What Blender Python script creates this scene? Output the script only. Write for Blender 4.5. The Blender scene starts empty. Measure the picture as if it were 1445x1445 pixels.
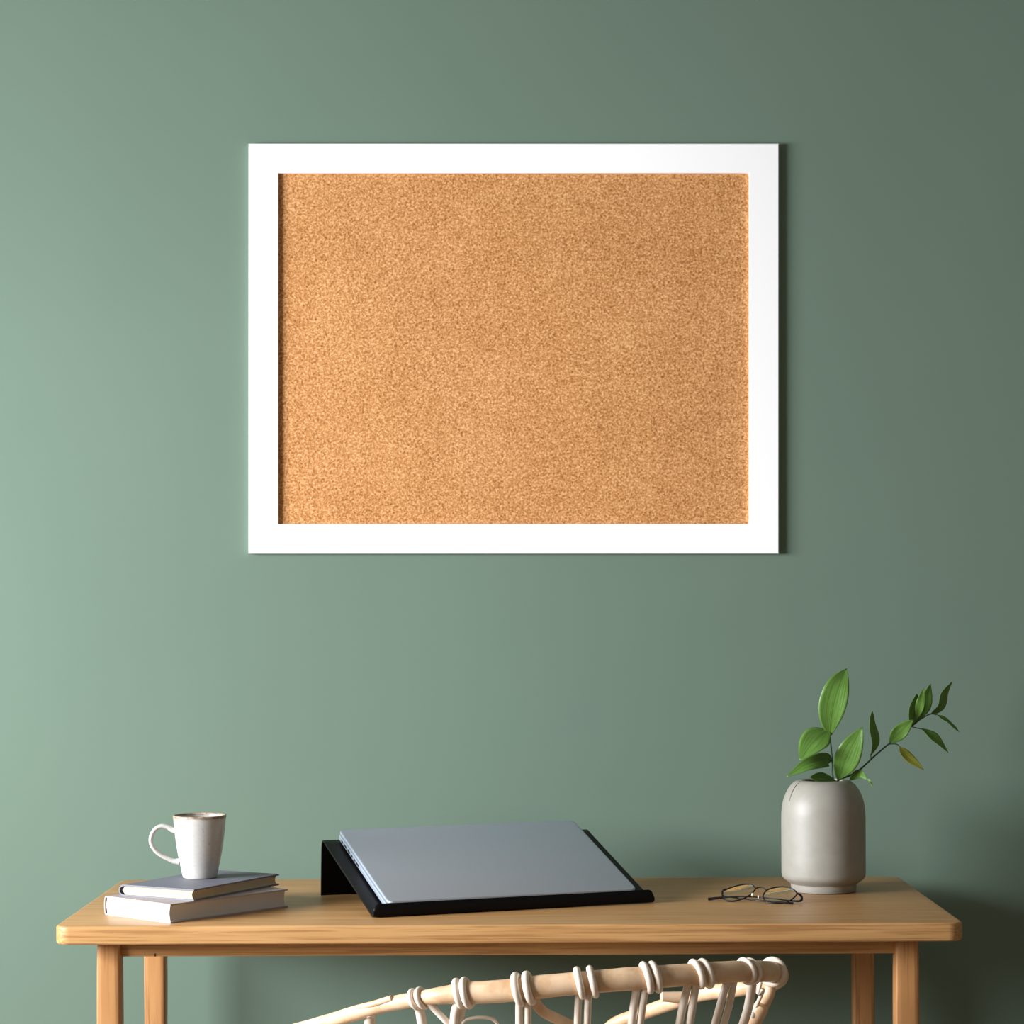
import bpy, bmesh, math, random
from mathutils import Vector, Matrix, Quaternion
random.seed(7)
C = bpy.context.scene.collection
R = math.radians

# ------------------------------------------------------------------ materials
def nt(name):
    m = bpy.data.materials.new(name); m.use_nodes = True
    return m, m.node_tree.nodes, m.node_tree.links, m.node_tree.nodes['Principled BSDF']

def simple(name, col, rough=.5, metal=0, spec=.5, coat=0):
    m, N, L, b = nt(name)
    b.inputs['Base Color'].default_value = (*col, 1)
    b.inputs['Roughness'].default_value = rough
    b.inputs['Metallic'].default_value = metal
    b.inputs['Specular IOR Level'].default_value = spec
    b.inputs['Coat Weight'].default_value = coat
    return m

def noisy(name, stops, scale, rough=.6, detail=4, stretch=(1,1,1), bump=0, bump_dist=.001, metal=0, spec=.5, rand=0, warp=0):
    """object-space noise through a colour ramp"""
    m, N, L, b = nt(name)
    tc = N.new('ShaderNodeTexCoord'); mp = N.new('ShaderNodeMapping')
    mp.inputs['Scale'].default_value = stretch
    L.new(tc.outputs['Object'], mp.inputs['Vector'])
    nz = N.new('ShaderNodeTexNoise'); nz.inputs['Scale'].default_value = scale
    nz.inputs['Detail'].default_value = detail; nz.inputs['Roughness'].default_value = .6
    nz.inputs['Distortion'].default_value = warp
    L.new(mp.outputs['Vector'], nz.inputs['Vector'])
    cr = N.new('ShaderNodeValToRGB'); cr.color_ramp.elements.remove(cr.color_ramp.elements[1])
    for i, (p, c) in enumerate(stops):
        e = cr.color_ramp.elements[0] if i == 0 else cr.color_ramp.elements.new(p)
        e.position = p; e.color = (*c, 1)
    L.new(nz.outputs['Fac'], cr.inputs['Fac'])
    L.new(cr.outputs['Color'], b.inputs['Base Color'])
    b.inputs['Roughness'].default_value = rough
    b.inputs['Metallic'].default_value = metal
    b.inputs['Specular IOR Level'].default_value = spec
    if bump:
        bp = N.new('ShaderNodeBump'); bp.inputs['Strength'].default_value = bump
        bp.inputs['Distance'].default_value = bump_dist
        L.new(nz.outputs['Fac'], bp.inputs['Height']); L.new(bp.outputs['Normal'], b.inputs['Normal'])
    return m

def oak(name, axis, light, mid, dark):
    """oak: long fibre noise plus cathedral grain along one object axis"""
    m, N, L, b = nt(name)
    tc = N.new('ShaderNodeTexCoord')
    def mapped(sc):
        mp = N.new('ShaderNodeMapping'); mp.inputs['Scale'].default_value = sc
        L.new(tc.outputs['Object'], mp.inputs['Vector']); return mp.outputs['Vector']
    if axis == 'x': s1, s2 = (1.0, 22, 22), (7, 300, 300)
    else:           s1, s2 = (14, 14, 1.6), (260, 260, 6)
    n1 = N.new('ShaderNodeTexNoise'); n1.inputs['Scale'].default_value = 2.2
    n1.inputs['Detail'].default_value = 6; n1.inputs['Distortion'].default_value = 1.2
    L.new(mapped(s1), n1.inputs['Vector'])
    n2 = N.new('ShaderNodeTexNoise'); n2.inputs['Scale'].default_value = 1; n2.inputs['Detail'].default_value = 3
    L.new(mapped(s2), n2.inputs['Vector'])
    cr = N.new('ShaderNodeValToRGB'); e = cr.color_ramp.elements
    e[0].position = .3; e[0].color = (*mid, 1); e[1].position = .68; e[1].color = (*light, 1)
    L.new(n1.outputs['Fac'], cr.inputs['Fac'])
    cr2 = N.new('ShaderNodeValToRGB'); e = cr2.color_ramp.elements
    e[0].position = .36; e[0].color = (1, 1, 1, 1); e[1].position = .52; e[1].color = (0, 0, 0, 1)
    L.new(n2.outputs['Fac'], cr2.inputs['Fac'])
    sc = N.new('ShaderNodeMath'); sc.operation = 'MULTIPLY'; sc.inputs[1].default_value = .6
    L.new(cr2.outputs['Color'], sc.inputs[0])
    mx = N.new('ShaderNodeMix'); mx.data_type = 'RGBA'
    L.new(sc.outputs[0], mx.inputs['Factor']); L.new(cr.outputs['Color'], mx.inputs['A'])
    mx.inputs['B'].default_value = (*dark, 1)
    L.new(mx.outputs['Result'], b.inputs['Base Color'])
    b.inputs['Roughness'].default_value = .42
    b.inputs['Specular IOR Level'].default_value = .4
    bp = N.new('ShaderNodeBump'); bp.inputs['Strength'].default_value = .15; bp.inputs['Distance'].default_value = .0005
    L.new(n2.outputs['Fac'], bp.inputs['Height']); L.new(bp.outputs['Normal'], b.inputs['Normal'])
    return m

M_wall = noisy('green_wall_paint', [(.35, (.127,.184,.141)), (.65, (.134,.192,.147))], 2.0, rough=.85, detail=8, bump=.05, bump_dist=.002, spec=.2)
M_white_wall = simple('white_wall_paint', (.45,.45,.43), .9, spec=.2)
M_floor = oak('floor_oak', 'x', (.30,.20,.12), (.24,.155,.09), (.14,.085,.05))
M_trim = simple('white_trim', (.8,.8,.78), .5)
M_oak_x = oak('oak_along', 'x', (.52,.295,.118), (.425,.222,.078), (.24,.105,.032))
M_oak_z = oak('oak_upright', 'z', (.49,.252,.098), (.385,.180,.062), (.21,.085,.026))
M_frame = simple('white_lacquer', (.93,.93,.93), .45, spec=.3)
M_black = simple('black_sheet_metal', (.004,.004,.005), .38, spec=.12)
M_port = simple('port_black', (.01,.01,.012), .5)
M_alu = noisy('aluminium', [(.4,(.37,.42,.485)),(.6,(.395,.445,.51))], 900, rough=.52, detail=2, metal=.7)
M_cover_grey = noisy('blue_grey_cloth', [(.35,(.12,.12,.15)),(.65,(.15,.15,.185))], 900, rough=.6, detail=2, bump=.2, bump_dist=.0003)
M_cover_mauve = noisy('mauve_grey_cloth', [(.35,(.34,.29,.29)),(.65,(.40,.35,.35))], 900, rough=.6, detail=2, bump=.2, bump_dist=.0003)
M_page_cream = noisy('cream_pages', [(.3,(.44,.35,.215)),(.7,(.54,.45,.30))], 1, rough=.85, detail=3, stretch=(4,4,2600))
M_page_white = noisy('white_pages', [(.3,(.54,.52,.51)),(.7,(.60,.59,.58))], 1, rough=.85, detail=3, stretch=(4,4,2200))
M_mug = noisy('speckled_glaze', [(.25,(.36,.31,.25)),(.36,(.46,.445,.415)),(.7,(.50,.485,.455))], 260, rough=.22, detail=3, spec=.5)
M_rim = noisy('bare_clay_rim', [(.35,(.16,.10,.06)),(.65,(.42,.33,.25))], 160, rough=.4)
M_vase = noisy('greige_glaze', [(.35,(.265,.25,.213)),(.65,(.285,.27,.232))], 60, rough=.48, detail=5, spec=.5)
M_vase_dark = simple('vase_dark', (.10,.09,.075), .6)
M_wire = simple('dark_wire', (.006,.005,.006), .35, spec=.25)
M_tip = simple('temple_tip_acetate', (.008,.007,.008), .2)
M_pad = simple('clear_silicone', (.55,.58,.52), .2)
M_rattan = noisy('peeled_rattan', [(.3,(.47,.28,.145)),(.5,(.66,.45,.275)),(.75,(.75,.56,.39))], 26, rough=.38, detail=5, stretch=(1,1,1), bump=.12, bump_dist=.001)
M_cane = noisy('pale_cane', [(.3,(.66,.54,.42)),(.7,(.82,.73,.63))], 60, rough=.38, detail=4, bump=.1, bump_dist=.001)
M_weave = noisy('woven_cane_seat', [(.35,(.5,.36,.22)),(.65,(.7,.56,.4))], 120, rough=.6, stretch=(1,6,1), bump=.4, bump_dist=.002)
M_screw = simple('white_cap', (.85,.85,.82), .2)
M_stem = simple('green_stem', (.035,.075,.03), .5)

def cork():
    m, N, L, b = nt('cork_granules')
    tc = N.new('ShaderNodeTexCoord')
    v = N.new('ShaderNodeTexVoronoi'); v.inputs['Scale'].default_value = 380
    n = N.new('ShaderNodeTexNoise'); n.inputs['Scale'].default_value = 300; n.inputs['Detail'].default_value = 3
    n.inputs['Roughness'].default_value = .6
    big = N.new('ShaderNodeTexNoise'); big.inputs['Scale'].default_value = 9; big.inputs['Detail'].default_value = 3
    for q in (v, n, big): L.new(tc.outputs['Object'], q.inputs['Vector'])
    cr = N.new('ShaderNodeValToRGB'); cr.color_ramp.elements.remove(cr.color_ramp.elements[1])
    for i, (p, c) in enumerate([(.30,(.24,.095,.025)), (.42,(.42,.185,.060)), (.55,(.54,.26,.097)), (.70,(.72,.41,.19))]):
        e = cr.color_ramp.elements[0] if i == 0 else cr.color_ramp.elements.new(p)
        e.position = p; e.color = (*c, 1)
    sp = N.new('ShaderNodeSeparateColor'); L.new(v.outputs['Color'], sp.inputs['Color'])
    a = N.new('ShaderNodeMath'); a.operation = 'MULTIPLY_ADD'; a.inputs[1].default_value = .16; a.inputs[2].default_value = -.08
    L.new(sp.outputs['Red'], a.inputs[0])
    s = N.new('ShaderNodeMath'); s.operation = 'ADD'
    L.new(n.outputs['Fac'], s.inputs[0]); L.new(a.outputs[0], s.inputs[1])
    g = N.new('ShaderNodeMath'); g.operation = 'MULTIPLY_ADD'; g.inputs[1].default_value = .14; g.inputs[2].default_value = -.06
    L.new(big.outputs['Fac'], g.inputs[0])
    s2 = N.new('ShaderNodeMath'); s2.operation = 'ADD'
    L.new(s.outputs[0], s2.inputs[0]); L.new(g.outputs[0], s2.inputs[1])
    L.new(s2.outputs[0], cr.inputs['Fac']); L.new(cr.outputs['Color'], b.inputs['Base Color'])
    b.inputs['Roughness'].default_value = .9; b.inputs['Specular IOR Level'].default_value = .15
    return m
M_cork = cork()

def leaf_mat(name, c0, c1, vein):
    m, N, L, b = nt(name)
    at = N.new('ShaderNodeTexCoord'); uv = N.new('ShaderNodeSeparateXYZ')
    L.new(at.outputs['UV'], uv.inputs['Vector'])
    # lengthwise streaks: noise stretched along the leaf
    mp = N.new('ShaderNodeMapping'); mp.inputs['Scale'].default_value = (16, 1.6, 1)
    L.new(at.outputs['UV'], mp.inputs['Vector'])
    nz = N.new('ShaderNodeTexNoise'); nz.inputs['Scale'].default_value = 1.6; nz.inputs['Detail'].default_value = 4
    L.new(mp.outputs['Vector'], nz.inputs['Vector'])
    cr = N.new('ShaderNodeValToRGB'); e = cr.color_ramp.elements
    e[0].position = .3; e[0].color = (*c0, 1); e[1].position = .7; e[1].color = (*c1, 1)
    L.new(nz.outputs['Fac'], cr.inputs['Fac'])
    # midrib
    d = N.new('ShaderNodeMath'); d.operation = 'SUBTRACT'; d.inputs[1].default_value = .5; L.new(uv.outputs['X'], d.inputs[0])
    ab = N.new('ShaderNodeMath'); ab.operation = 'ABSOLUTE'; L.new(d.outputs[0], ab.inputs[0])
    lt = N.new('ShaderNodeMath'); lt.operation = 'LESS_THAN'; lt.inputs[1].default_value = .025; L.new(ab.outputs[0], lt.inputs[0])
    k = N.new('ShaderNodeMath'); k.operation = 'MULTIPLY'; k.inputs[1].default_value = .6; L.new(lt.outputs[0], k.inputs[0])
    mx = N.new('ShaderNodeMix'); mx.data_type = 'RGBA'
    L.new(k.outputs[0], mx.inputs['Factor']); L.new(cr.outputs['Color'], mx.inputs['A']); mx.inputs['B'].default_value = (*vein, 1)
    L.new(mx.outputs['Result'], b.inputs['Base Color'])
    b.inputs['Roughness'].default_value = .36
    bp = N.new('ShaderNodeBump'); bp.inputs['Strength'].default_value = .35; bp.inputs['Distance'].default_value = .001
    L.new(nz.outputs['Fac'], bp.inputs['Height']); L.new(bp.outputs['Normal'], b.inputs['Normal'])
    tr = N.new('ShaderNodeBsdfTranslucent'); L.new(mx.outputs['Result'], tr.inputs['Color'])
    ms = N.new('ShaderNodeMixShader'); ms.inputs['Fac'].default_value = .3
    out = [n for n in N if n.type == 'OUTPUT_MATERIAL'][0]
    L.new(b.outputs['BSDF'], ms.inputs[1]); L.new(tr.outputs['BSDF'], ms.inputs[2]); L.new(ms.outputs[0], out.inputs['Surface'])
    return m
M_leaf = leaf_mat('fresh_leaf', (.085,.205,.022), (.185,.36,.075), (.06,.16,.025))
M_leaf_old = leaf_mat('yellowing_leaf', (.13,.18,.02), (.30,.26,.03), (.12,.16,.02))

def lens_mat():
    m = bpy.data.materials.new('clear_lens'); m.use_nodes = True
    N, L = m.node_tree.nodes, m.node_tree.links
    for n in list(N): N.remove(n)
    o = N.new('ShaderNodeOutputMaterial'); t = N.new('ShaderNodeBsdfTransparent'); g = N.new('ShaderNodeBsdfGlossy')
    g.inputs['Roughness'].default_value = .03; g.inputs['Color'].default_value = (.75,.95,.85,1)
    t.inputs['Color'].default_value = (.93,.95,.94,1)
    f = N.new('ShaderNodeFresnel'); f.inputs['IOR'].default_value = 1.3
    x = N.new('ShaderNodeMixShader')
    L.new(f.outputs[0], x.inputs[0]); L.new(t.outputs[0], x.inputs[1]); L.new(g.outputs[0], x.inputs[2]); L.new(x.outputs[0], o.inputs['Surface'])
    return m
M_lens = lens_mat()

# ------------------------------------------------------------------ object helpers
def empty(name, loc=(0,0,0), rz=0, ry=0):
    o = bpy.data.objects.new(name, None); C.objects.link(o)
    o.location = loc; o.rotation_euler = (0, ry, rz); o.empty_display_size = .05
    return o
def tag(o, label, cat, group=None):
    o['label'] = label; o['category'] = cat
    if group: o['group'] = group
    return o
def obj(name, bm, mat, parent=None, smooth=True, angle=40):
    me = bpy.data.meshes.new(name)
    bmesh.ops.recalc_face_normals(bm, faces=bm.faces)
    bm.to_mesh(me); bm.free()
    if isinstance(mat, (list, tuple)):
        for m in mat: me.materials.append(m)
    else: me.materials.append(mat)
    if smooth:
        for p in me.polygons: p.use_smooth = True
        try: me.set_sharp_from_angle(angle=R(angle))
        except Exception: pass
    o = bpy.data.objects.new(name, me); C.objects.link(o)
    if parent: o.parent = parent
    return o
def structure(name, bm, mat, parent=None, smooth=False):
    o = obj(name, bm, mat, parent, smooth)
    if parent is None: o['kind'] = 'structure'
    return o
def box(bm, x0, y0, z0, x1, y1, z1, bev=0, seg=3):
    r = bmesh.ops.create_cube(bm, size=1)
    vs = r['verts']
    for v in vs:
        v.co = Vector((x0+(v.co.x+.5)*(x1-x0), y0+(v.co.y+.5)*(y1-y0), z0+(v.co.z+.5)*(z1-z0)))
    if bev:
        es = list({e for v in vs for e in v.link_edges})
        bmesh.ops.bevel(bm, geom=es, offset=bev, segments=seg, profile=.5, affect='EDGES')
    return bm
def rounded_plate(bm, x0, y0, x1, y1, z0, z1, rad, nseg=8, bev=.003):
    """plate with rounded plan corners and softened top/bottom edges"""
    rings = []
    nb = 4
    prof = [(bev*(1-math.sin(i/nb*math.pi/2)), z0+bev*(1-math.cos(i/nb*math.pi/2))) for i in range(nb+1)]
    prof += [(bev*(1-math.cos(i/nb*math.pi/2)), z1-bev+bev*math.sin(i/nb*math.pi/2)) for i in range(nb+1)]
    for ins, z in prof:
        r = max(rad-ins, .0004); ring = []
        for cx, cy, a0 in ((x1-rad, y1-rad, 0), (x0+rad, y1-rad, 90), (x0+rad, y0+rad, 180), (x1-rad, y0+rad, 270)):
            for i in range(nseg+1):
                a = R(a0+90*i/nseg)
                ring.append(bm.verts.new((cx+r*math.cos(a), cy+r*math.sin(a), z)))
        rings.append(ring)
    n = len(rings[0])
    for a, b in zip(rings, rings[1:]):
        for i in range(n): bm.faces.new((a[i], a[(i+1)%n], b[(i+1)%n], b[i]))
    bm.faces.new(rings[0][::-1]); bm.faces.new(rings[-1])
    return bm
def catmull(P, per=8, closed=False):
    P = [Vector(p) for p in P]; n = len(P); out = []
    rng = range(n) if closed else range(n-1)
    for i in rng:
        if closed: p0, p1, p2, p3 = P[(i-1)%n], P[i], P[(i+1)%n], P[(i+2)%n]
        else:
            p1, p2 = P[i], P[i+1]
            p0 = P[i-1] if i > 0 else p1*2-p2
            p3 = P[i+2] if i+2 < n else p2*2-p1
        for k in range(per):
            t = k/per
            out.append(.5*((2*p1)+(-p0+p2)*t+(2*p0-5*p1+4*p2-p3)*t*t+(-p0+3*p1-3*p2+p3)*t**3))
    if not closed: out.append(P[-1])
    return out
def tube(bm, pts, rad, n=12, closed=False, cap=True, flat=1.0):
    """pts: list of Vectors; rad: number or list"""
    pts = [Vector(p) for p in pts]; m = len(pts); rings = []
    T = []
    for i in range(m):
        a = pts[(i-1)%m] if (closed or i > 0) else pts[i]
        b = pts[(i+1)%m] if (closed or i < m-1) else pts[i]
        T.append((b-a).normalized())
    up = Vector((0,0,1)) if abs(T[0].z) < .9 else Vector((0,1,0))
    Nn = (up-T[0]*up.dot(T[0])).normalized()
    for i in range(m):
        if i:
            q = T[i-1].rotation_difference(T[i]); Nn = q @ Nn
            Nn = (Nn-T[i]*Nn.dot(T[i])).normalized()
        B = T[i].cross(Nn); r = rad[i] if isinstance(rad, (list, tuple)) else rad
        rings.append([bm.verts.new(pts[i]+(Nn*math.cos(2*math.pi*k/n)*flat+B*math.sin(2*math.pi*k/n))*r) for k in range(n)])
    segs = list(zip(rings, rings[1:]))
    if closed:
        # match seam
        a, b = rings[-1], rings[0]
        s = min(range(n), key=lambda s: sum((a[k].co-b[(k+s)%n].co).length for k in range(n)))
        for k in range(n): bm.faces.new((a[k], a[(k+1)%n], b[(k+1+s)%n], b[(k+s)%n]))
    for a, b in segs:
        for k in range(n): bm.faces.new((a[k], a[(k+1)%n], b[(k+1)%n], b[k]))
    if cap and not closed:
        for ring, t, s in ((rings[0], T[0], -1), (rings[-1], T[-1], 1)):
            c = sum((v.co for v in ring), Vector())/n
            rr = (ring[0].co-c).length
            inner = [bm.verts.new(c+(v.co-c)*.6+t*s*rr*.28) for v in ring]
            tip = bm.verts.new(c+t*s*rr*.36)
            for k in range(n):
                bm.faces.new((ring[k], ring[(k+1)%n], inner[(k+1)%n], inner[k]))
                bm.faces.new((inner[k], inner[(k+1)%n], tip))
    return bm
def lathe(bm, prof, n=64, c=(0,0), mats=None):
    """prof: (r, z[, material]) from one axis end to the other; r = 0 closes"""
    rings = []
    for p in prof:
        r, z = p[0], p[1]
        if r < 1e-6: rings.append([bm.verts.new((c[0], c[1], z))])
        else: rings.append([bm.verts.new((c[0]+r*math.cos(2*math.pi*k/n), c[1]+r*math.sin(2*math.pi*k/n), z)) for k in range(n)])
    for a, b in zip(rings, rings[1:]):
        for k in range(n):
            if len(a) == 1 and len(b) == 1: continue
            if len(a) == 1: bm.faces.new((a[0], b[k], b[(k+1)%n]))
            elif len(b) == 1: bm.faces.new((a[k], a[(k+1)%n], b[0]))
            else: bm.faces.new((a[k], a[(k+1)%n], b[(k+1)%n], b[k]))
    return bm
def smooth_prof(pts, per=6):
    return [(max(0, v.x), v.y) for v in catmull([(r, z, 0) for r, z in pts], per)]

# ------------------------------------------------------------------ measured positions (metres)
LEAVES=[
(0,[(0.4762,3.4550,0.9843),(0.4788,3.4470,1.0204),(0.4884,3.4430,1.0602),(0.5028,3.4530,1.0896)],0.0227,0.0193,0.50,-6,0.16,0),
(0,[(0.4768,3.4550,0.9948),(0.4517,3.4370,0.9813),(0.4259,3.4150,0.9522)],0.0193,0.0176,0.50,32,0.12,0),
(0,[(0.4781,3.4550,0.9482),(0.4684,3.4450,0.9525),(0.4375,3.4250,0.9456),(0.4057,3.4150,0.9274)],0.0130,0.0092,0.45,30,0.10,0),
(0,[(0.4870,3.4550,0.9171),(0.4644,3.4400,0.9242),(0.4412,3.4250,0.9254)],0.0113,0.0063,0.50,40,0.12,0),
(1,[(0.4882,3.4530,0.9189),(0.5004,3.4350,0.9582),(0.5228,3.4300,1.0012)],0.0172,0.0206,0.48,-10,0.14,0),
(1,[(0.5060,3.4530,0.9176),(0.5198,3.4470,0.9270),(0.5308,3.4370,0.9212)],0.0088,0.0046,0.45,30,0.10,0),
(1,[(0.5308,3.4370,0.9217),(0.5348,3.4330,0.9186),(0.5378,3.4270,0.9091)],0.0019,0.0019,0.40,0,0.10,0),
(1,[(0.5396,3.4550,0.9559),(0.5458,3.4510,0.9780),(0.5398,3.4470,1.0055),(0.5400,3.4450,1.0256)],0.0071,0.0063,0.50,35,0.20,0),
(1,[(0.5680,3.4550,0.9751),(0.5822,3.4490,0.9916),(0.6024,3.4430,1.0117)],0.0118,0.0113,0.50,5,0.16,0),
(1,[(0.5835,3.4570,0.9691),(0.5946,3.4490,0.9538),(0.6178,3.4410,0.9348)],0.0084,0.0067,0.42,-25,0.12,1),
(1,[(0.6024,3.4550,1.0002),(0.6057,3.4510,1.0238),(0.6083,3.4470,1.0508)],0.0126,0.0139,0.50,35,0.20,0),
(1,[(0.6131,3.4610,1.0107),(0.6247,3.4630,1.0337),(0.6330,3.4650,1.0656)],0.0118,0.0092,0.45,20,0.12,0),
(1,[(0.6088,3.4510,1.0112),(0.6127,3.4430,1.0346),(0.6174,3.4390,1.0594)],0.0067,0.0071,0.50,0,0.15,0),
(1,[(0.6175,3.4590,0.9969),(0.6356,3.4550,0.9826),(0.6570,3.4510,0.9603)],0.0067,0.0059,0.48,-50,0.20,0),
(1,[(0.6310,3.4550,1.0189),(0.6457,3.4570,1.0307),(0.6522,3.4580,1.0506),(0.6655,3.4590,1.0699)],0.0067,0.0076,0.42,42,0.15,0),
(1,[(0.6404,3.4570,1.0182),(0.6575,3.4590,1.0075),(0.6761,3.4610,0.9909)],0.0032,0.0027,0.50,-50,0.20,0),
]
STEMS=[(0,[(0.4890,3.4550,0.9024),(0.4811,3.4550,0.9230),(0.4796,3.4550,0.9570),(0.4772,3.4550,0.9839),(0.4762,3.4550,0.9969)]),(0,[(0.4804,3.4550,0.9476),(0.4781,3.4550,0.9482),(0.4740,3.4510,0.9493)]),(1,[(0.4842,3.4550,0.9024),(0.4891,3.4550,0.9184),(0.5063,3.4550,0.9254),(0.5232,3.4550,0.9354),(0.5453,3.4550,0.9557),(0.5685,3.4550,0.9751),(0.6015,3.4550,1.0006),(0.6179,3.4550,1.0127),(0.6310,3.4550,1.0193),(0.6408,3.4570,1.0180)]),(1,[(0.5400,3.4550,0.9509),(0.5392,3.4550,0.9568),(0.5405,3.4550,0.9610)]),(1,[(0.5674,3.4550,0.9734),(0.5758,3.4550,0.9738),(0.5824,3.4570,0.9716),(0.5855,3.4570,0.9659)]),(1,[(0.6011,3.4550,1.0002),(0.6100,3.4580,0.9979),(0.6196,3.4590,0.9957)]),(1,[(0.4885,3.4550,0.9175),(0.4979,3.4550,0.9150),(0.5060,3.4530,0.9176),(0.5099,3.4510,0.9194)])]
RIM_L=[(0.3025,3.3479,0.7636),(0.3103,3.3493,0.7667),(0.3235,3.3504,0.7708),(0.3375,3.3491,0.7734),(0.3458,3.3446,0.7722),(0.3497,3.3382,0.7684),(0.3456,3.3329,0.7635),(0.3353,3.3275,0.7568),(0.3210,3.3262,0.7522),(0.3104,3.3281,0.7509),(0.3031,3.3340,0.7534),(0.3013,3.3420,0.7589)]
RIM_R=[(0.3597,3.3233,0.7600),(0.3659,3.3302,0.7666),(0.3780,3.3312,0.7705),(0.3917,3.3281,0.7717),(0.4028,3.3210,0.7693),(0.4078,3.3120,0.7639),(0.4019,3.3059,0.7580),(0.3918,3.3023,0.7528),(0.3759,3.3040,0.7500),(0.3657,3.3096,0.7514),(0.3603,3.3169,0.7554)]
BRIDGE=[(0.3494,3.3375,0.7678),(0.3533,3.3384,0.7695),(0.3576,3.3379,0.7702),(0.3621,3.3347,0.7690),(0.3657,3.3302,0.7665)]
TEMPLE_A=[(0.4078,3.3120,0.7639),(0.4127,3.3140,0.7620),(0.4151,3.3130,0.7573),(0.4122,3.3110,0.7532),(0.3969,3.3090,0.7538),(0.3760,3.3140,0.7560),(0.3552,3.3315,0.7560),(0.3277,3.3387,0.7565),(0.3009,3.3424,0.7545),(0.2810,3.3456,0.7520)]
TEMPLE_B=[(0.3092,3.3490,0.7662),(0.3037,3.3488,0.7646),(0.3022,3.3500,0.7606),(0.3049,3.3480,0.7559),(0.3279,3.3409,0.7535),(0.3538,3.3187,0.7530),(0.3885,3.3015,0.7522),(0.4005,3.2985,0.7512)]
PADS=[(0.3441,3.3292,0.7603),(0.3526,3.3226,0.7576)]
RAIL=[(-0.2577,2.8600,0.6571,0.0095),(-0.2054,2.8200,0.6789,0.0092),(-0.1644,2.8000,0.6933,0.0090),(-0.1240,2.7800,0.7040,0.0092),(-0.0930,2.7650,0.7108,0.0108),(-0.0669,2.7600,0.7142,0.0134),(-0.0244,2.7500,0.7179,0.0139),(0.0402,2.7400,0.7262,0.0139),(0.1158,2.7400,0.7327,0.0138),(0.1869,2.7500,0.7359,0.0136),(0.2582,2.7750,0.7363,0.0133),(0.2930,2.8000,0.7330,0.0132),(0.3204,2.8400,0.7252,0.0134),(0.3323,2.8900,0.7116,0.0125),(0.3279,2.9400,0.6952,0.0105),(0.2880,2.9850,0.6794,0.0100),(0.2459,3.0200,0.6680,0.0100),(0.2129,3.0500,0.6525,0.0095),(0.1718,3.0850,0.6311,0.0092),(0.1247,3.1200,0.6035,0.0090)]
STRIP=[(-0.2651,2.8620,0.6550),(-0.2332,2.8350,0.6732),(-0.2051,2.8150,0.6855),(-0.1802,2.8000,0.6942),(-0.1568,2.7900,0.7029)]
SPINDLES=[
((0.0728,2.7450,0.7192),(0.0712,2.7550,0.6769),0.0045),
((0.0846,2.7450,0.7191),(0.0830,2.7550,0.6768),0.0046),
((0.1435,2.7450,0.7249),(0.1373,2.7550,0.6766),0.0050),
((0.1543,2.7450,0.7248),(0.1475,2.7550,0.6766),0.0048),
((0.2073,2.7600,0.7273),(0.1964,2.7700,0.6736),0.0050),
((0.2170,2.7600,0.7273),(0.2089,2.7700,0.6735),0.0050),
((0.2569,2.7800,0.7273),(0.2431,2.7900,0.6741),0.0048),
((0.2658,2.7850,0.7264),(0.2546,2.7950,0.6731),0.0045),
((0.2902,2.8000,0.7247),(0.2788,2.8100,0.6659),0.0058),
((0.0003,2.7450,0.7100),(0.0002,2.7550,0.6772),0.0047),
((0.0109,2.7450,0.7100),(0.0105,2.7550,0.6771),0.0047),
((-0.0743,2.7620,0.7030),(-0.0795,2.7720,0.6744),0.0060),
((-0.0661,2.7640,0.7044),(-0.0726,2.7740,0.6740),0.0050),
((-0.1258,2.7800,0.6992),(-0.1196,2.7900,0.6712),0.0062),
((-0.1853,2.8100,0.6828),(-0.1861,2.8200,0.6660),0.0075),
]
BR1=[(0.3064,2.8600,0.7121),(0.3030,2.8620,0.6948),(0.3013,2.8720,0.6769)]
BR2=[(-0.1112,2.7720,0.7006),(-0.0865,2.7750,0.6742),(-0.0633,2.7800,0.6467)]
BR3=[(0.0153,2.7500,0.7108),(0.0291,2.7650,0.6908),(0.0503,2.7900,0.6752),(0.0703,2.8200,0.6587),(0.0918,2.8600,0.6261)]
BR4=[(-0.0699,2.7700,0.6756),(-0.0629,2.7720,0.6800),(-0.0465,2.7750,0.6817),(-0.0312,2.7800,0.6779),(-0.0231,2.7850,0.6656)]
SCREW=(0.2967,2.8720,0.6661)
POST=[(0.3209,2.8850,0.7034),(0.3190,2.8850,0.6899),(0.3071,2.8850,0.6700),(0.2980,2.8850,0.6520)]
KNOB=[(0.2242,3.0350,0.6598),(0.1916,3.0300,0.6623)]
BINDS=[(-.128,.0034,-14),(-.1195,.0036,-14),(-.0735,.0044,-10),(-.0640,.0044,-10),(-.0005,.0050,-6),(.0115,.0050,-6),(.0755,.0044,-8),(.0875,.0044,-8),(.1535,.0045,-12),(.1655,.0045,-12),(.2180,.0040,-16),(.2290,.0040,-16),(.2800,.0030,-20),(.2870,.0026,-20),(.3180,.0038,-10)]

DESK = .75
WX = -2.7
WALL = 3.68
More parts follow.
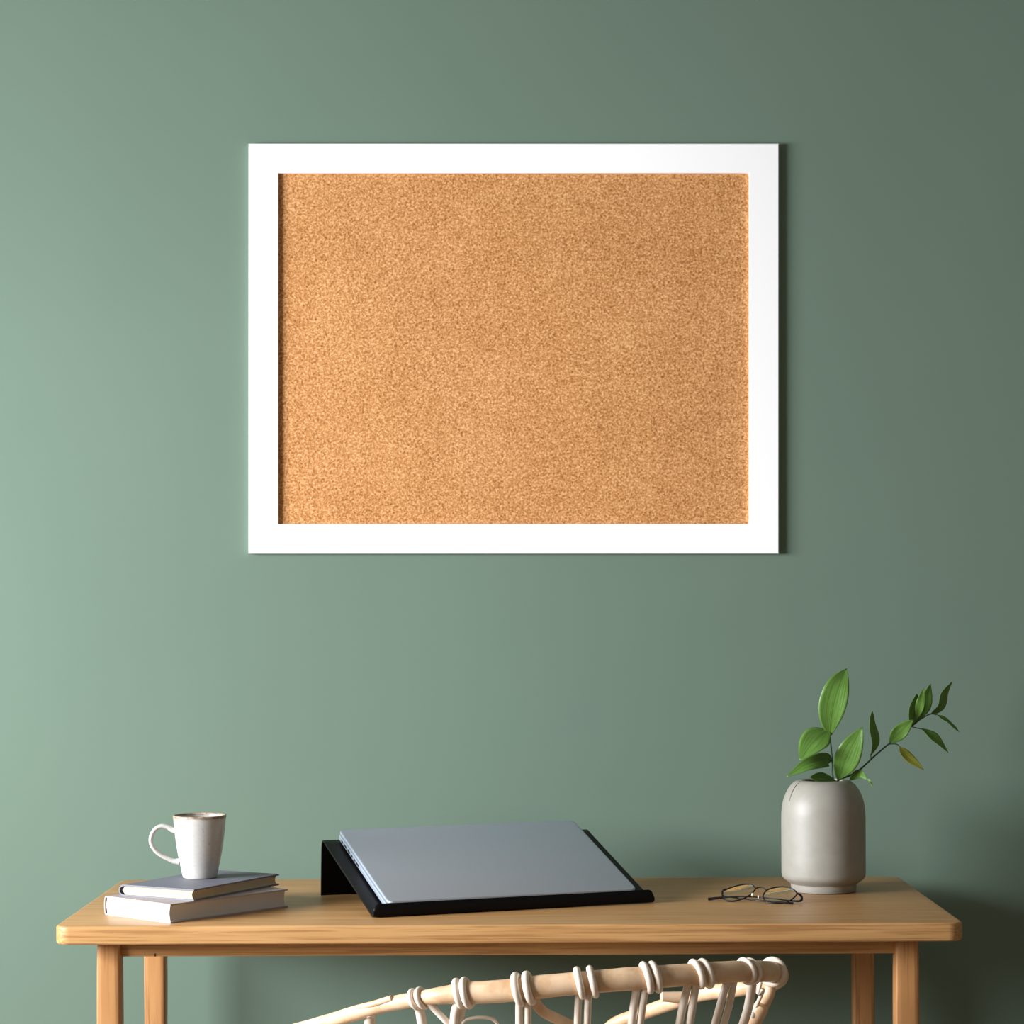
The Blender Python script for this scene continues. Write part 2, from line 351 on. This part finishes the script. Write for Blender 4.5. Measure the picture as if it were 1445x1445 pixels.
# ------------------------------------------------------------------ the room
bm = bmesh.new(); box(bm, WX, WALL, 0, 3.0, WALL+.12, 2.6); structure('wall_back', bm, M_wall)
bm = bmesh.new(); box(bm, WX-.12, -1.0, -.1, 3.0, WALL+.12, 0); structure('floor', bm, M_floor)
bm = bmesh.new(); box(bm, WX-.12, -1.0, 2.6, 3.0, WALL+.12, 2.7); structure('ceiling', bm, M_white_wall)
WY0, WY1, WZ0, WZ1 = 1.25, 2.95, .95, 1.95     # window opening in the left wall
bm = bmesh.new()
for a in ((-1.0, 0, WY0, 2.6), (WY1, 0, WALL+.12, 2.6), (WY0, 0, WY1, WZ0), (WY0, WZ1, WY1, 2.6)):
    box(bm, WX-.12, a[0], a[1], WX, a[2], a[3])
structure('wall_left', bm, M_white_wall)
bm = bmesh.new()
for a in ((WY0, WZ0, WY0+.05, WZ1), (WY1-.05, WZ0, WY1, WZ1), (WY0+.05, WZ0, WY1-.05, WZ0+.05), (WY0+.05, WZ1-.05, WY1-.05, WZ1)):
    box(bm, WX-.10, a[0], a[1], WX-.04, a[2], a[3], .004, 2)
structure('window_1', bm, M_trim)
bm = bmesh.new(); box(bm, WX, WALL-.016, 0, 3.0, WALL, .09, .003, 2); structure('baseboard_back', bm, M_trim)

# ------------------------------------------------------------------ framed cork board
bd = tag(empty('cork_board', (-.0040, WALL, 1.605), 0, R(.24)), 'large blank cork pin board in a flat white frame hung on the green wall', 'pin board')
bw, bh, fw, fd = .4303, .3328, .0480, .0115
bm = bmesh.new()      # mitred frame as one closed profile swept round the rectangle
prof = [(0,0), (0,-fd+.0012), (.0012,-fd), (fw-.0008,-fd), (fw,-fd+.0008), (fw,0)]
rings = []
for sx, sz in ((-1,-1),(1,-1),(1,1),(-1,1)):
    rings.append([bm.verts.new((sx*(bw-i), y, sz*(bh-i))) for i, y in prof])
for k in range(4):
    a, b = rings[k], rings[(k+1)%4]
    for i in range(len(prof)): bm.faces.new((a[i], a[(i+1)%len(prof)], b[(i+1)%len(prof)], b[i]))
obj('frame', bm, M_frame, bd, False)
bm = bmesh.new(); box(bm, -bw+fw-.001, -.004, -bh+fw-.001, bw-fw+.001, -.001, bh-fw+.001); obj('cork_panel', bm, M_cork, bd, False)

# ------------------------------------------------------------------ desk
dk = tag(empty('desk', (-.013, 3.366, 0)), 'light oak desk with rounded corners and straight legs against the green wall', 'desk')
bm = bmesh.new(); rounded_plate(bm, -.6245, -.269, .6245, .267, .7245, DESK, .022, 10, .0035); obj('desktop', bm, M_oak_x, dk)
bm = bmesh.new(); box(bm, -.545, -.208, .6993, .541, -.190, .7245, .001, 2); obj('apron', bm, M_oak_x, dk)
bm = bmesh.new(); box(bm, -.545, .190, .6993, .541, .208, .7245, .001, 2); obj('apron', bm, M_oak_x, dk)
for sx in (-1, 1):
    bm = bmesh.new(); x = sx*.556; box(bm, x-.009, -.186, .6993, x+.009, .186, .7245, .001, 2); obj('side_apron', bm, M_oak_z, dk)
for lx, ly in ((-.5588,-.203), (.5545,-.203), (-.5600,.203), (.5560,.203)):
    bm = bmesh.new(); n = 24; rings = []
    for z, w in ((0,.0125), (.30,.0152), (.60,.0170), (.68,.0167), (.72,.0160), (.7245,.0160)):
        ring = []
        for k in range(n):
            a = 2*math.pi*(k+.5)/n; cx, sy = math.cos(a), math.sin(a); p = 2/6.5
            ring.append(bm.verts.new((math.copysign(abs(cx)**p, cx)*w, math.copysign(abs(sy)**p, sy)*w, z)))
        rings.append(ring)
    for a, b in zip(rings, rings[1:]):
        for k in range(n): bm.faces.new((a[k], a[(k+1)%n], b[(k+1)%n], b[k]))
    bm.faces.new(rings[0][::-1]); bm.faces.new(rings[-1])
    o = obj('leg', bm, M_oak_z, dk); o.location = (lx, ly, 0)
bm = bmesh.new()       # small dark knot in the apron
bmesh.ops.create_uvsphere(bm, u_segments=10, v_segments=6, radius=.0016)
for v in bm.verts: v.co = Vector((v.co.x, v.co.y*.2, v.co.z*1.6))
o = obj('knot', bm, simple('knot_dark', (.05,.02,.01), .6), dk); o.location = (-.495, -.2081, .7015)

# ------------------------------------------------------------------ books
def book(name, label, loc, yaw, ln, wd, h, cov, pages, sp_round, th=.0022):
    """x along the spine, y from fore-edge to spine"""
    b = tag(empty(name, loc, R(yaw)), label, 'book', 'books stacked on the left end of the desk')
    bm = bmesh.new()
    # cover: boards and rounded spine as one closed C-shaped profile extruded along x
    pts = []; k = 10
    outer = [(0, 0)]
    for i in range(k+1):
        a = -math.pi/2+math.pi*i/k
        outer.append((wd-sp_round+sp_round*math.cos(a), h/2+h/2*math.sin(a)))
    outer.append((0, h))
    inner = [(0, h-th)]
    for i in range(k+1):
        a = math.pi/2-math.pi*i/k
        inner.append((wd-sp_round+(sp_round-th*.8)*math.cos(a), h/2+(h/2-th)*math.sin(a)))
    inner.append((0, th))
    pf = outer+inner
    A = [bm.verts.new((0, y, z)) for y, z in pf]; B = [bm.verts.new((ln, y, z)) for y, z in pf]
    n = len(pf)
    for i in range(n): bm.faces.new((A[i], A[(i+1)%n], B[(i+1)%n], B[i]))
    m = len(outer)
    for S in (A, B):
        for i in range(m-1): bm.faces.new((S[i], S[i+1], S[n-2-i], S[n-1-i]))
    bmesh.ops.recalc_face_normals(bm, faces=bm.faces)
    obj('cover', bm, cov, b, True, 30)
    # page block with a hollow fore-edge
    bm = bmesh.new(); ins = .0032
    pr = []
    for i in range(9):
        t = i/8; pr.append((ins+.0022*math.sin(math.pi*t)-.0004, th+(h-2*th)*t))
    bk = [(wd-sp_round*.9-.002, h-th), (wd-sp_round*.55, h/2), (wd-sp_round*.9-.002, th)]
    pf = pr+bk
    A = [bm.verts.new((ins*.7, y, z)) for y, z in pf]; B = [bm.verts.new((ln-ins, y, z)) for y, z in pf]
    n = len(pf)
    for i in range(n): bm.faces.new((A[i], A[(i+1)%n], B[(i+1)%n], B[i]))
    bm.faces.new(A[::-1]); bm.faces.new(B)
    obj('pages', bm, pages, b, True, 30)
    return b
book('hardback_book', 'thick hardback book with mauve-grey cover and white pages lying flat on the desk', (-.481, 3.123, DESK), 48.5, .220, .146, .0268, M_cover_mauve, M_page_white, .0035)
book('hardback_book', 'thinner blue-grey hardback book with cream pages lying under the mug', (-.4527, 3.1524, DESK+.0269), 61, .206, .133, .0164, M_cover_grey, M_page_cream, .009)

# ------------------------------------------------------------------ mug
mz = DESK+.0269+.0165
mg = tag(empty('mug', (-.4640, 3.293, mz)), 'off-white stoneware mug with a brown rim standing on the top book', 'mug')
outp = [(0,.0012),(.018,.0012),(.0215,0),(.0240,.0006),(.0252,.0035),(.0272,.013),(.0300,.026),(.0330,.042),(.0352,.058),(.0368,.072),(.0378,.083),(.0382,.0895)]
prof = smooth_prof(outp, 4)
inn = smooth_prof([(.0358,.0896),(.0352,.083),(.0342,.072),(.0325,.058),(.0300,.040),(.0255,.018),(.019,.0075),(.006,.006),(0,.006)], 4)
bm = bmesh.new(); lathe(bm, prof+[(.0378,.0902),(.0364,.0903)]+inn, 64)
obj('body', bm, M_mug, mg, True, 60)
bm = bmesh.new()
pf = [(.03845,.0872+.0003*0),(.03865,.0900),(.0380,.0912),(.0364,.0914),(.0354,.0905),(.0352,.0885)]
rg = []
for k in range(64):
    a = 2*math.pi*k/64; dz = .0006*math.sin(3*a)+.0004*math.sin(7*a+1)
    rg.append([bm.verts.new((r*math.cos(a), r*math.sin(a), z+(dz if i in (0,5) else 0))) for i, (r, z) in enumerate(pf)])
for k in range(64):
    a, b = rg[k], rg[(k+1)%64]
    for i in range(6): bm.faces.new((a[i], a[(i+1)%6], b[(i+1)%6], b[i]))
obj('rim', bm, M_rim, mg, True, 60)
ang = R(183); ux, uy = math.cos(ang), math.sin(ang)
hp = [(.0340,.0685),(.0400,.0700),(.0462,.0738),(.0560,.0750),(.0648,.0700),(.0700,.0600),(.0698,.0500),(.0640,.0400),(.0550,.0325),(.0450,.0275),(.0370,.0240),(.0300,.0235)]
pts = catmull([(r*ux, r*uy, z) for r, z in hp], 6); m = len(pts)
rad = [.0050+.0026*(abs(2*i/(m-1)-1)**6) for i in range(m)]
bm = bmesh.new(); tube(bm, pts, rad, 16, flat=.68); obj('handle', bm, M_mug, mg, True, 60)

# ------------------------------------------------------------------ laptop stand and laptop
SY = 20.5; SP = (-.2034, 3.1671, DESK)
st = empty('laptop_stand', SP, R(SY))
tag(st, 'black bent sheet-metal laptop stand with a raised front lip on the desk', 'laptop stand')
al = R(17.7); W = .430; t = .0028
cl = [(.0030,.0195),(.0012,.0165),(.0004,.0120),(.0006,.0070),(.0022,.0032),(.0055,.0022),(.0100,.0035)]
v0, z0 = .0055, .0025
for s in (.03,.08,.14,.20,.250): cl.append((v0+s*math.cos(al), z0+s*math.sin(al)))
top = (v0+.262*math.cos(al), z0+.262*math.sin(al))
cl += [(top[0]+.001, top[1]+.0010), (top[0]+.0075, top[1]+.0012), (top[0]+.0125, top[1]-.0030), (top[0]+.0142, top[1]-.0110), (top[0]+.0165, .040), (top[0]+.0185, .0002)]
cl = [Vector((0, a, b)) for a, b in cl]
bm = bmesh.new(); loops = []
NX = 24
us = [0, .0015, .004, .008] + [W*i/NX for i in range(1, NX)] + [W-.008, W-.004, W-.0015, W]
for u in us:
    e = min(u, W-u)
    top_ring = []; bot = []
    for i, p in enumerate(cl):
        a = cl[max(0, i-1)]; b = cl[min(len(cl)-1, i+1)]; d = (b-a).normalized(); nn = Vector((0, -d.z, d.y))
        z = p.z
        if i < 4 and e < .008: z = .0022+(p.z-.0022)*(1-.55*(1-e/.008)**2.2)
        q = Vector((u, p.y, z))
        top_ring.append(bm.verts.new(q+nn*t/2)); bot.append(bm.verts.new(q-nn*t/2))
    loops.append(top_ring+bot[::-1])
n = len(loops[0])
for a, b in zip(loops, loops[1:]):
    for i in range(n): bm.faces.new((a[i], a[(i+1)%n], b[(i+1)%n], b[i]))
h = n//2
for Lp in (loops[0], loops[-1]):
    for i in range(h-1): bm.faces.new((Lp[i], Lp[i+1], Lp[n-2-i], Lp[n-1-i]))
zmin = min(v.co.z for v in bm.verts)
for v in bm.verts: v.co.z -= zmin
obj('bent_sheet', bm, M_black, st, True, 35)

lap = empty('laptop', SP, 0)
tag(lap, 'closed silver laptop lying on the slanted black stand', 'laptop')
Mx = Matrix.Translation(Vector(SP)) @ Matrix.Rotation(R(SY), 4, 'Z') @ Matrix.Translation(Vector((.0213, v0-.0018, z0+.0035))) @ Matrix.Rotation(al, 4, 'X')
lap.matrix_world = Mx
LW, LD = .3825, .2645
bm = bmesh.new(); rounded_plate(bm, 0, .002, LW, LD, .0012, .0098, .010, 8, .0020); obj('base', bm, M_alu, lap)
bm = bmesh.new(); rounded_plate(bm, .0003, .0023, LW-.0003, LD-.0003, .0104, .0160, .010, 8, .0022); obj('lid', bm, M_alu, lap)
bm = bmesh.new(); rounded_plate(bm, .002, .004, LW-.002, LD-.003, .0097, .0106, .008, 8, .0002); obj('rubber_gasket', bm, M_port, lap)
for y, w in ((.240,.009),(.222,.013),(.203,.013),(.186,.008),(.171,.008),(.155,.015)):
    bm = bmesh.new(); box(bm, -.0003, y-w/2, .0040, .0015, y+w/2, .0078, .0006, 2); obj('port', bm, M_port, lap)
for x, y in ((.03,.03),(.35,.03),(.03,.235),(.35,.235)):
    bm = bmesh.new(); lathe(bm, [(0,.0002),(.006,.0002),(.0065,.0014),(0,.0014)], 20, (x, y)); obj('rubber_foot', bm, M_port, lap)

# ------------------------------------------------------------------ vase
vc = (.4665, 3.4560)
vs = tag(empty('vase', (vc[0], vc[1], DESK)), 'matt greige ceramic bullet-shaped vase with a narrower foot holding green sprigs', 'vase')
bm = bmesh.new()
vo = [(0,.003),(.044,.003),(.0465,0),(.0488,.0008),(.0495,.003),(.0498,.008)]
vo += [(.0502,.0115),(.0540,.0140),(.0600,.0185),(.0630,.0220),(.0639,.0270)]
vo += [(.0640,.05),(.0640,.08),(.0640,.105)]
vo += smooth_prof([(.0640,.108),(.0636,.122),(.0612,.137),(.0560,.151),(.0490,.1615),(.0415,.1675),(.0345,.1692)], 6)
vo += [(.0325,.1690),(.0315,.1675),(.0330,.163),(.045,.155),(.056,.14),(.0600,.12),(.0600,.03),(.05,.012),(0,.010)]
lathe(bm, vo, 96); obj('vase_body', bm, M_vase, vs, True, 35)
bm = bmesh.new()       # thin dark line laid down the left shoulder
a = R(205); pts = []
for r, z in smooth_prof([(.0405,.1680),(.0490,.1618),(.0562,.1510),(.0605,.1392)], 6): pts.append((r*math.cos(a), r*math.sin(a), z))
tube(bm, pts, .0007, 8); obj('dark_line', bm, M_vase_dark, vs)

# ------------------------------------------------------------------ leafy sprigs
roots = []
for i, (lbl) in enumerate(['upright leafy sprig with three broad bright green leaves on the left of the vase', 'long leafy sprig arching out to the right of the vase with many small leaves']):
    roots.append(tag(empty('leafy_sprig', (vc[0]+(-.002 if i else .002), vc[1], .79)), lbl, 'sprig', 'green sprigs in the vase'))
bpy.context.view_layer.update()
def child_world(o, root):
    o.parent = root; o.matrix_parent_inverse = Matrix.Translation(-root.location)
def make_leaf(si, mid, wl, wr, peak, roll, fold, kind):
    mid = catmull(mid, 10); n = len(mid)-1
    bm = bmesh.new(); uvl = bm.loops.layers.uv.new('UVMap')
    view = Vector((0, -1, 0)); grid = []; info = {}
    cols = [-1, -.8, -.55, -.28, 0, .28, .55, .8, 1]
    ph = random.random()*6
    for i, p in enumerate(mid):
        t = i/n
        d = (mid[min(n, i+1)]-mid[max(0, i-1)]).normalized()
        side = d.cross(view).normalized()       # to the right of growth direction as seen from the front
        nrm = side.cross(d).normalized()
        q = Quaternion(d, R(roll)); side2 = q @ side; nrm2 = q @ nrm
        k = 1/max(.55, math.cos(R(roll)))
        if t < peak: wp = math.sin(math.pi/2*(t/peak))**.85
        else: wp = math.cos(math.pi/2*((t-peak)/(1-peak)))**.9 if t < 1 else 0
        wp = max(wp, .012)
        row = []
        for c in cols:
            w = (wl if c < 0 else wr)*wp*k
            off = abs(c)**1.4*fold*w + .0009*math.sin(ph+t*9+c*2)*abs(c)*wp
            v = bm.verts.new(p+side2*(c*w)+nrm2*off); info[v] = ((c+1)/2, t); row.append(v)
        grid.append(row)
    for a, b in zip(grid, grid[1:]):
        for j in range(len(cols)-1):
            f = bm.faces.new((a[j], a[j+1], b[j+1], b[j]))
            for lp in f.loops: lp[uvl].uv = info[lp.vert]
    me = bpy.data.meshes.new('leaf'); bm.to_mesh(me); bm.free()
    me.materials.append(M_leaf_old if kind else M_leaf)
    for p in me.polygons: p.use_smooth = True
    o = bpy.data.objects.new('leaf', me); C.objects.link(o)
    md = o.modifiers.new('thickness', 'SOLIDIFY'); md.thickness = .0004; md.offset = 0
    child_world(o, roots[si])
    if kind: o['label'] = 'yellowing olive leaf'
    return o
for q in LEAVES: make_leaf(*q)
main = {0: 0, 1: 2}
for i, (si, pts) in enumerate(STEMS):
    P = catmull(pts, 5); bm = bmesh.new()
    if i in main.values():
        P = [Vector((vc[0]+.35*(P[0].x-vc[0]), vc[1]+.01, .765))]+P
    m = len(P)
    r0, r1 = (.0017, .0008) if i in main.values() else (.0008, .0006)
    tube(bm, P, [r0+(r1-r0)*k/(m-1) for k in range(m)], 8)
    child_world(obj('stem' if i in main.values() else 'petiole', bm, M_stem), roots[si])

# ------------------------------------------------------------------ eyeglasses
gl = tag(empty('eyeglasses', (.357, 3.325, DESK)), 'folded dark wire-rimmed eyeglasses lying on the desk beside the vase', 'eyeglasses')
bpy.context.view_layer.update()
def gpart(name, pts, rad, mat, closed=False, per=8, lift=0):
    P = catmull(pts, per, closed); bm = bmesh.new()
    for p in P: p.z = max(p.z, DESK+(rad if not isinstance(rad, list) else rad[0]))
    if isinstance(rad, list):
        m = len(P); k = len(rad)-1
        rr = []
        for i in range(m):
            x = i/(m-1)*k; j = min(int(x), k-1); rr.append(rad[j]+(rad[j+1]-rad[j])*(x-j))
        rad = rr
    tube(bm, P, rad, 10, closed)
    o = obj(name, bm, mat); child_world(o, gl); return o
for rim in (RIM_L, RIM_R):
    gpart('rim', rim, .00105, M_wire, True)
    P = catmull(rim, 4, True); c = sum(P, Vector())/len(P)
    for p in P: p.z = max(p.z, DESK+.0009)
    bm = bmesh.new(); cv = bm.verts.new(c+Vector((0,-.0015,.0005))); vsr = [bm.verts.new(p) for p in P]
    vm = [bm.verts.new(c+(p-c)*.6+Vector((0,-.001,.0003))) for p in P]; n = len(P)
    for k in range(n):
        bm.faces.new((vsr[k], vsr[(k+1)%n], vm[(k+1)%n], vm[k])); bm.faces.new((vm[k], vm[(k+1)%n], cv))
    child_world(obj('lens', bm, M_lens), gl)
gpart('bridge', BRIDGE, .00095, M_wire)
gpart('temple', TEMPLE_A, [.0012,.0017,.0018,.0017,.0012,.0009,.0009,.0010,.0018,.0022], M_wire)
gpart('temple', TEMPLE_B, [.0012,.0017,.0016,.0012,.0009,.0010,.0015,.0020], M_wire)
for p in PADS:
    bm = bmesh.new(); bmesh.ops.create_uvsphere(bm, u_segments=12, v_segments=8, radius=.0026)
    for v in bm.verts: v.co = Vector((v.co.x*.45, v.co.y*.8, v.co.z*1.1))+Vector(p)
    child_world(obj('nose_pad', bm, M_pad), gl)

# ------------------------------------------------------------------ rattan chair
ch = tag(empty('rattan_chair', (.0, 3.0, 0), 0), 'pale rattan armchair with looped cane back tucked under the desk', 'chair')
bpy.context.view_layer.update()
def cpart(name, pts, rad, mat=None, n=14, per=8, bumps=False):
    P = catmull([p[:3] for p in pts], per); bm = bmesh.new(); m = len(P)
    if isinstance(rad, list):
        k = len(rad)-1; rr = []
        for i in range(m):
            x = i/(m-1)*k; j = min(int(x), k-1); rr.append(rad[j]+(rad[j+1]-rad[j])*(x-j))
    else: rr = [rad]*m
    if bumps: rr = [r*(1+.04*max(0, math.sin(i*.55))**6) for i, r in enumerate(rr)]
    tube(bm, P, rr, n)
    o = obj(name, bm, mat or M_rattan); child_world(o, ch); return o
SC = Vector((-.02, 3.03, .43)); SR = .225
left_ext = [(-.20,3.17,.43,.009),(-.275,3.155,.50,.009),(-.335,3.09,.555,.009),(-.355,3.00,.595,.009),(-.325,2.915,.628,.0095)]
right_ext = [(.115,3.155,.55,.009),(.125,3.185,.49,.009),(.125,3.19,.43,.009)]
allr = left_ext+RAIL+right_ext
cpart('top_rail', allr, [p[3] for p in allr], M_rattan, 20, 8, True)
cpart('cane_strip', STRIP, .0042, M_rattan)
cpart('branch_stub', [KNOB[0], KNOB[1]], [.0085,.0065], M_rattan, 12)
def seat_point(x, y):
    dx = max(-SR*.98, min(SR*.98, x-SC.x))
    return Vector((SC.x+dx, SC.y-math.sqrt(max(0, SR*SR-dx*dx)), SC.z))
cpart('spindle', POST+[seat_point(.27, 0)], [.0070,.0072,.0100,.0102,.0085], M_rattan, 14)
for a, b, r in SPINDLES:
    a, b = Vector(a), Vector(b); ext = b+(b-a)*2.6
    s = seat_point(ext.x, 0)
    mid = b*.5+s*.5+Vector((0,-.012,0))
    cpart('spindle', [a, b, mid, s], r, M_cane, 12, 6)
for B_, r in ((BR1,.0026),(BR2,.0042),(BR4,.0022)):
    B_ = [Vector(p) for p in B_]; e = seat_point(B_[-1].x, 0)
    cpart('cane_brace', B_+([e] if B_ is not None and r > .0023 else []), r, M_cane, 10)
B_ = [Vector(p) for p in BR3]; cpart('cane_brace', B_+[seat_point(.10, 0)], .0068, M_rattan, 12)
bm = bmesh.new(); bmesh.ops.create_uvsphere(bm, u_segments=14, v_segments=8, radius=.0042)
for v in bm.verts: v.co = Vector((v.co.x, v.co.y*.5, v.co.z))+Vector(SCREW)
child_world(obj('screw_cap', bm, M_screw), ch)
# bindings: cane loops hugging the rail
RP = catmull([p[:3] for p in RAIL], 20); RRr = catmull([(p[3],0,0) for p in RAIL], 20)
def ring_at(x, r, tilt=0, pad=1.0, last=False):
    k = min(range(len(RP)//1), key=lambda i: abs(RP[i].x-x)+(0 if i < 13*20 else 9))
    T = (RP[k+1]-RP[k-1]).normalized(); up = Vector((0,0,1))
    T = (Quaternion(Vector((0,1,0)), R(tilt)) @ T).normalized()
    Nn = (up-T*up.dot(T)).normalized(); B = T.cross(Nn); rr = RRr[k].x+r*.55
    pts = [RP[k]+(Nn*math.cos(2*math.pi*j/28)+B*math.sin(2*math.pi*j/28))*rr for j in range(28)]
    bm = bmesh.new(); tube(bm, pts, r, 10, True); child_world(obj('binding', bm, M_cane), ch)
for x, r, tl in BINDS: ring_at(x, r, tl)
# seat, seat ring, legs
bm = bmesh.new(); P = [SC+Vector((SR*math.cos(2*math.pi*k/48), SR*math.sin(2*math.pi*k/48), 0)) for k in range(48)]
tube(bm, P, .014, 14, True); child_world(obj('seat_ring', bm, M_rattan), ch)
bm = bmesh.new(); lathe(bm, [(0,.425),(.12,.425),(.214,.430),(.214,.436),(.12,.432),(0,.432)], 48, (SC.x, SC.y)); child_world(obj('seat', bm, M_weave), ch)
for ax in (40, 140, 220, 320):
    c, s = math.cos(R(ax)), math.sin(R(ax))
    cpart('leg', [SC+Vector((c*SR, s*SR, 0)), SC+Vector((c*(SR+.01), s*(SR+.01), -.22)), SC+Vector((c*(SR+.03), s*(SR+.03), -.425))], [.013,.0125,.0115], M_rattan)
bm = bmesh.new(); P = [Vector((SC.x+(SR+.008)*math.cos(2*math.pi*k/40), SC.y+(SR+.008)*math.sin(2*math.pi*k/40), .20)) for k in range(40)]
tube(bm, P, .008, 10, True); child_world(obj('stretcher_ring', bm, M_rattan), ch)

# ------------------------------------------------------------------ light
def area(name, loc, rot, sx, sy, power, col=(1,1,1)):
    l = bpy.data.lights.new(name, 'AREA'); l.shape = 'RECTANGLE'; l.size = sx; l.size_y = sy; l.energy = power; l.color = col
    o = bpy.data.objects.new(name, l); C.objects.link(o); o.location = loc; o.rotation_euler = rot; return o
# daylight entering through the left window
_d = Vector((math.cos(R(23))*math.cos(R(14)), math.sin(R(23))*math.cos(R(14)), -math.sin(R(14))))
dl = area('daylight', (WX-.02, (WY0+WY1)/2, (WZ0+WZ1)/2), _d.to_track_quat('-Z', 'Y').to_euler(), 1.62, .95, 133, (.97,1,1.05))
dl.data.spread = R(125)
w = bpy.data.worlds.new('World'); bpy.context.scene.world = w; w.use_nodes = True
w.node_tree.nodes['Background'].inputs[0].default_value = (1.15,1,.82,1)
w.node_tree.nodes['Background'].inputs[1].default_value = .21

# ------------------------------------------------------------------ camera
cam = bpy.data.cameras.new('camera'); co = bpy.data.objects.new('camera', cam); C.objects.link(co)
co.location = (0, 0, 1.185); co.rotation_euler = Matrix.Rotation(R(90), 3, 'X').to_euler()
co.matrix_world = Matrix.Translation((0,0,1.185)) @ Matrix.Rotation(R(.24), 4, 'Y') @ Matrix.Rotation(R(90), 4, 'X')
cam.sensor_width = 36; cam.lens = 3190/1445*36
cam.shift_x = -7.5/1445; cam.shift_y = 134.5/1445
cam.clip_start = .05
bpy.context.scene.camera = co
vs_ = bpy.context.scene.view_settings
bpy.context.scene.display_settings.display_device = 'sRGB'
vs_.view_transform = 'Standard'; vs_.look = 'None'; vs_.gamma = 1; vs_.exposure = 0; vs_.use_curve_mapping = False
